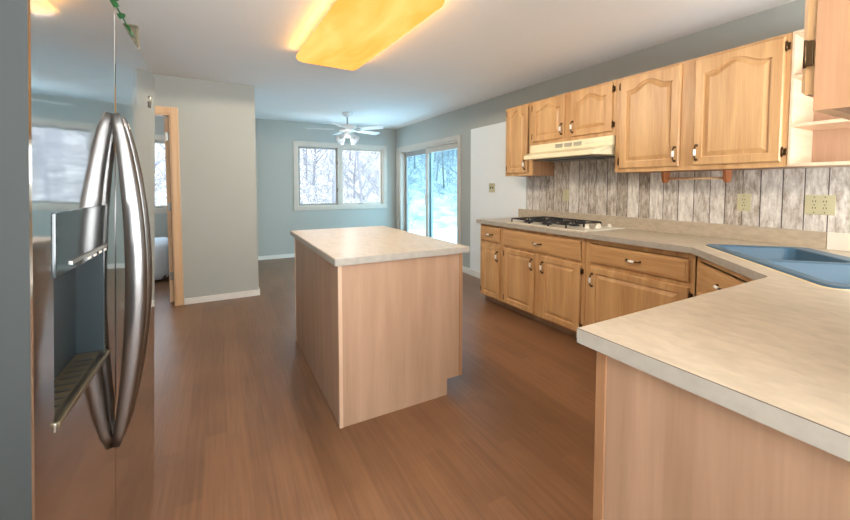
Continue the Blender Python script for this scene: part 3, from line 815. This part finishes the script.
plate('wall_outlet', 2.70, 1.19, .078, .118, 1, 'single almond wall outlet on the planks behind the gas cooktop', 'outlet')
plate('wall_outlet', .822, 1.175, .132, .118, 2, 'double-width almond wall outlet behind the sink, at the right edge', 'outlet')
plate('light_switch', 3.905, 1.265, .118, .118, 2, 'double almond light switch on the pale wall panel', 'light switch', W-.0102, 'switch')

# ------------------------------------------------------------------ towel holder under the big cabinet
T = thing('paper_towel_holder', 'wooden paper towel holder mounted under the wall cabinet right of the hood', 'towel holder', (3.02, 1.65, UZ), R(-90))
for i, x in enumerate((.0, .40)):
    bm = bmesh.new(); pts = [(-.045, 0), (.045, 0), (.035, -.06), (.02, -.085), (-.02, -.085), (-.035, -.06)]
    f = [bm.verts.new((x, a, b-.0005)) for a, b in pts]; k = [bm.verts.new((x+.02, a, b-.0005)) for a, b in pts]
    bm.faces.new(f); bm.faces.new(k[::-1])
    for j in range(6): bm.faces.new((f[j], f[(j+1) % 6], k[(j+1) % 6], k[j]))
    obj('bracket', bm, 'dowel', T)
bm = bmesh.new(); tube(bm, [(.02, 0, -.055), (.40, 0, -.055)], .009, 12); obj('rod', bm, 'casing', T)

# ------------------------------------------------------------------ ceiling lamp
def lamp_leak(T, sx):
    l = bpy.data.lights.new('lamp_side_glow', 'AREA'); l.shape = 'RECTANGLE'; l.size = 1.4; l.size_y = .03; l.energy = .9; l.color = (1, .48, .10)
    o = bpy.data.objects.new('lamp_side_glow', l); C.objects.link(o); o.parent = T; o.location = (sx*(hw+.012), 0, -.058)
    d_ = Vector((sx, 0, .75)).normalized(); y_ = Vector((1, 0, 0)) if False else Vector((0, 1, 0))
    z_ = -d_; x_ = y_; yy_ = z_.cross(x_)
    o.matrix_local = Matrix.Translation(o.location) @ Matrix((x_, yy_, z_)).transposed().to_4x4()
T = thing('ceiling_light', 'long yellow glowing fluorescent ceiling light above the island', 'ceiling light', (.893, 2.65, HC), R(2.5))
hw, hl = .275, .75
bm = bmesh.new(); box(bm, -.12, .12, -hl+.04, hl-.04, -.045, -.001, bev=.004); obj('lamp_housing', bm, 'white', T)
bm = bmesh.new()
secs = []
for (ins, z) in ((.0, -.046), (.0, -.060), (.008, -.078), (.03, -.092), (.07, -.099), (.12, -.101)):
    secs.append([bm.verts.new((x, y, z)) for x, y in rrect(-hw+ins, hw-ins, -hl+ins, hl-ins, max(.045-ins*.2, .01), 6)])
for a, b in zip(secs, secs[1:]): br(a, b)
bm.faces.new(secs[-1])
secs2 = [bm.verts.new((x, y, -.046)) for x, y in rrect(-hw+.02, hw-.02, -hl+.02, hl-.02, .04, 6)]
br(secs2, secs[0]); bm.faces.new(secs2[::-1])
df = obj('lamp_diffuser', bm, 'diff', T)
lamp_leak(T, -1); lamp_leak(T, 1)
for px_ in (-.13, .13):            # the light of the two fluorescent tubes, leaving through the lens
    for k in range(6):
        l = bpy.data.lights.new('tube_light', 'SPOT'); l.spot_size = R(179); l.spot_blend = .08; l.energy = TUBES/12; l.shadow_soft_size = 0; l.color = (1, .88, .71)
        o = bpy.data.objects.new('tube_light', l); C.objects.link(o); o.parent = T; o.location = (px_, -.6+.24*k, -.112)

# ------------------------------------------------------------------ ceiling fan
T = thing('ceiling_fan', 'white five-blade ceiling fan with tulip glass lamps in the dining area', 'ceiling fan', (1.78, 5.80, HC))
bm = bmesh.new(); lathe(bm, [(.075, -.001), (.075, -.02), (.05, -.055), (.022, -.07), (.0, -.07)], 24); obj('canopy', bm, 'fanwhite', T)
bm = bmesh.new(); tube(bm, [(0, 0, -.06), (0, 0, -.20)], .012, 12); obj('downrod', bm, 'nickel', T)
bm = bmesh.new(); lathe(bm, [(.03, -.185), (.12, -.195), (.14, -.205), (.14, -.265), (.125, -.285), (.06, -.295), (.0, -.295)], 28); obj('motor_housing', bm, 'fanwhite', T)
for k in range(5):
    a = R(163+72*k); mx_ = Matrix.Rotation(a, 4, 'Z') @ Matrix.Translation((0, 0, -.262)) @ Matrix.Rotation(R(-12), 4, 'X')
    bm = bmesh.new(); prism(bm, [(.20, -.052), (.60, -.068), (.635, -.05), (.645, 0), (.635, .05), (.60, .068), (.20, .052)], -.004, .004)
    bmesh.ops.transform(bm, matrix=mx_, verts=bm.verts); bl = obj('fan_blade', bm, 'fanwhite', T)
    bm = bmesh.new(); prism(bm, [(.11, -.018), (.17, -.014), (.21, -.04), (.245, -.04), (.245, .04), (.21, .04), (.17, .014), (.11, .018)], -.010, -.004)
    bmesh.ops.transform(bm, matrix=mx_, verts=bm.verts); obj('blade_iron', bm, 'nickel', bl)
pl = bpy.data.lights.new('fan_fill_light', 'POINT'); pl.energy = 3.5; pl.shadow_soft_size = .10; pl.color = (.93, .97, 1.0)  # fill light added under the unlit fan lamps to brighten the dining area
po = bpy.data.objects.new('fan_fill_light', pl); C.objects.link(po); po.parent = T; po.location = (0, 0, -.50)
bm = bmesh.new(); lathe(bm, [(.03, -.295), (.055, -.305), (.06, -.35), (.045, -.375), (.015, -.39), (.0, -.39)], 24); obj('light_kit', bm, 'fanwhite', T)
for k in range(4):
    a = R(28+90*k); mx_ = Matrix.Rotation(a, 4, 'Z') @ Matrix.Translation((.075, 0, -.345)) @ Matrix.Rotation(R(-48), 4, 'Y')
    bm = bmesh.new(); lathe(bm, [(.02, .0), (.03, -.02), (.052, -.06), (.062, -.10), (.078, -.13), (.074, -.13), (.058, -.10), (.047, -.06), (.022, -.02), (.012, -.005)], 20, mx=mx_)
    sh = obj('glass_shade', bm, 'frost', T)
    bm = bmesh.new(); lathe(bm, [(.012, -.01), (.014, -.04), (.028, -.07), (.026, -.09), (.0, -.10)], 14, mx=mx_); obj('bulb', bm, 'ceramic', sh)

# ------------------------------------------------------------------ refrigerator
# local frame: x out of the front (+x world), y along front, origin at front bottom near edge
FXT, LEAN = -.20, R(1.72)
fz = 1.69; FW = 1.032
T = thing('refrigerator', 'stainless steel side-by-side refrigerator with bowed handles in the left foreground', 'refrigerator', (FXT-fz*math.sin(LEAN), .661, 0))
T.rotation_euler = (0, LEAN, 0)
ys = .434                        # door seam
bm = bmesh.new(); box(bm, -.70, -.062, .004, FW-.004, .03, fz-.012, bev=.006); obj('fridge_body', bm, 'fridgeside', T)
bm = bmesh.new(); box(bm, -.10, -.05, .02, FW-.02, .035, .085); obj('base_grille', bm, 'dark', T)
for yy in (.08, FW-.08):
    for xx, zz in ((-.12, .022-.02), (-.62, -.02)):
        bm = bmesh.new(); lathe(bm, [(.02, zz), (.02, .032)], 12, mx=Matrix.Translation((xx, yy, 0))); obj('levelling_foot', bm, 'dark', T)
def slabdoor(y0, y1, hole=None):
    bm = bmesh.new()
    if hole is None: box(bm, -.06, 0, y0, y1, .09, fz, bev=.006)
    else:
        a, b, c, d, dp = hole
        box(bm, -.06, 0, y0, y1, .09, fz, bev=.006)
    return bm
hy0, hy1, hz0, hz1 = .070, .358, .928, 1.25
# left door with a real recess: frame of four blocks + back
bm = bmesh.new()
ring = [(0, .09), (ys-.003, .09), (ys-.003, fz), (0, fz)]; hole = [(hy0, hz0), (hy1, hz0), (hy1, hz1), (hy0, hz1)]
def q(p, x): return bm.verts.new((x, p[0], p[1]))
ob = [q((min(max(a, .0), 9), b), -.058) for a, b in ring]; of = [q(p, -.002) for p in ring]
inn = lambda p: (p[0]+(.002 if p[0] < .2 else -.002), p[1]+(.002 if p[1] < .8 else -.002))
off = [q(inn(p), 0) for p in ring]; hf = [q(p, 0) for p in hole]; hb = [q(p, -.052) for p in hole]
for A_, B_, mi_ in ((ob, of, 1), (of, off, 0), (off, hf, 0), (hf, hb, 0)):
    for i in range(4): bm.faces.new((A_[i], A_[(i+1) % 4], B_[(i+1) % 4], B_[i])).material_index = mi_
bm.faces.new(ob[::-1]); bm.faces.new(hb)
dl_ = obj('freezer_door', bm, ['steel', 'fridgeside'], T)
bm = bmesh.new(); box(bm, -.06, 0, ys+.003, FW, .09, fz, bev=.006); dr_ = obj('fridge_door', bm, 'steel', T)
def fhandle(parent, yc, yend):
    bm = bmesh.new(); pts = []; rd = []
    n_ = 26; z0, z1 = .69, 1.45
    for i in range(n_+1):
        t_ = i/n_; s = math.sin(math.pi*t_)**.75
        pts.append((.004+.040*s, yend+(yc-yend)*s**.6, z0+(z1-z0)*t_)); rd.append(.010+.011*s)
    tube(bm, pts, rd, 14, up=(1, 0, 0), flat=.55)
    return obj('door_handle', bm, 'steelh', parent)
fhandle(dl_, ys-.030, ys-.022); fhandle(dr_, ys+.040, ys+.024)
# dispenser
dp_ = bmesh.new(); box(dp_, -.0515, -.049, hy0+.001, hy1-.001, hz0, 1.153); box(dp_, -.049, -.004, hy0+.0005, hy0+.002, hz0, 1.153); box(dp_, -.049, -.004, hy1-.002, hy1-.0005, hz0, 1.153); obj('dispenser_recess', dp_, 'dispback', dl_)
bm = bmesh.new(); box(bm, -.04, .003, hy0, hy1, 1.153, hz1, bev=.002); obj('control_panel', bm, 'disppanel', dl_)
bm = bmesh.new(); box(bm, .003, .0055, hy0+.06, hy1-.02, 1.163, 1.169)
obj('chrome_strip', bm, 'nickel', dl_)
for k in range(4):
    bm = bmesh.new(); box(bm, .0028, .004, hy0+.15+k*.035, hy0+.165+k*.035, 1.1555, 1.160); obj('button', bm, 'white', dl_)
bm = bmesh.new(); box(bm, -.049, .006, hy0+.002, hy1-.002, hz0+.001, hz0+.010, bev=.002)
obj('drip_tray', bm, 'trayb', dl_)
bm = bmesh.new(); box(bm, -.010, .002, hy0, hy1, hz0-.005, hz0+.010, bev=.002); obj('tray_lip', bm, 'nickel', dl_)
for k in range(9):
    y_ = hy0+.03+k*.026; obj('tray_slot', B(-.040, -.010, y_, y_+.006, hz0+.0098, hz0+.0108), 'dark', dl_)
bm = bmesh.new(); box(bm, -.058, -.012, ys-.0029, ys+.0029, .092, fz-.002); obj('seam_shade_strip', bm, 'dark', T)  # dark strip added to hold shade in the gap between the doors
# hinge covers and emblem
for y_ in (.03, FW-.07):
    bm = bmesh.new(); box(bm, -.09, -.02, y_, y_+.05, fz-.012, fz+.014, bev=.005); obj('hinge_cover', bm, 'dark', T)
bm = bmesh.new()
ey, ez = FW-.13, fz-.115
for k in range(12):
    a0 = 2*math.pi*k/12; a1 = a0+.5
    tube(bm, [(.002, ey+.022*math.cos(a0), ez+.016*math.sin(a0)), (.002, ey+.022*math.cos(a1), ez+.016*math.sin(a1))], .0018, 5)
tube(bm, [(.002, ey-.012, ez-.02), (.002, ey, ez+.012), (.002, ey+.012, ez-.02)], .0022, 5)
obj('emblem', bm, 'nickel', dr_)

# ------------------------------------------------------------------ on top of the fridge
T = thing('wooden_tray', 'small olive brown wooden tray standing upright on top of the refrigerator behind the ivy', 'tray', (-.32, 1.51, 1.694))
bm = bmesh.new(); box(bm, -.10, .10, -.009, .009, .0, .10, bev=.002); obj('tray_base', bm, 'basket', T)
bm = bmesh.new(); casing_frame(bm, -.102, .102, -.0005, .104, .008, -.012, .012, .002); obj('tray_rim', bm, 'basket', T)
T = thing('potted_ivy', 'small green ivy plant trailing on top of the refrigerator', 'plant', (-.29, 1.13, 1.700))
bm = bmesh.new(); lathe(bm, [(.045, .0), (.06, .07), (.064, .07), (.055, .06), (.0, .06)], 18); obj('flower_pot', bm, 'basket', T)
rnd = random.Random(4); bm = bmesh.new(); bs = bmesh.new()
tips = []
for k in range(16):
    a = rnd.uniform(0, 6.28); rr = rnd.uniform(.05, .16)
    p0 = Vector((0, 0, .06)); p2 = Vector((rr*math.cos(a), rr*math.sin(a)*1.5, rnd.uniform(.05, .15))); p1 = (p0+p2)/2+Vector((0, 0, .06))
    tube(bs, [p0, p1, p2], [.003, .002, .0015], 5); tips += [p1, p2, (p1+p2)/2, p2+Vector((.01, .02, .01)), p1+Vector((.015, .01, .01)), p2+Vector((-.01, -.02, .012))]
for k in range(7):   # a strand creeping along the edge towards the basket
    tips.append(Vector((.075, -.02+.045*k, .035+.012*math.sin(k)))); 
tube(bs, [(0, 0, .06), (.05, .04, .09), (.07, .14, .04), (.075, .28, .03)], .002, 5)
for k in range(22): tips.append(Vector((.062+rnd.uniform(-.03, .02), .04+rnd.uniform(-.09, .09), .045+rnd.uniform(-.01, .05))))
for p in tips:
    s = rnd.uniform(.014, .026); rx = Matrix.Rotation(rnd.uniform(0, 6.28), 4, 'Z') @ Matrix.Rotation(rnd.uniform(-.9, .9), 4, 'X') @ Matrix.Rotation(rnd.uniform(-.6, .6), 4, 'Y')
    pts = [(0, 0, 0), (.5, .25, .06), (.35, .7, .0), (0, 1.2, -.12), (-.35, .7, .0), (-.5, .25, .06)]
    v = [bm.verts.new(Vector(p)+(rx @ (Vector(c)*s))) for c in pts]; c0 = bm.verts.new(Vector(p)+(rx @ (Vector((0, .5, .0))*s)))
    for i in range(6): bm.faces.new((v[i], v[(i+1) % 6], c0))
obj('ivy_leaves', bm, 'leaf', T); obj('stems', bs, 'leaf', T)

# ------------------------------------------------------------------ bedroom
T = thing('bed', 'bed with a pale blue white cover seen through the doorway', 'bed', (-1.62, 6.40, 0))
bm = bmesh.new(); box(bm, -.95, .95, -.38, .38, .06, .30); obj('bed_base', bm, 'fridgeside', T)
bm = bmesh.new(); box(bm, -1.0, 1.0, -.42, .42, .02, .53, bev=.12); 
for f in bm.faces: f.smooth = True
obj('bed_cover', bm, 'bed', T)
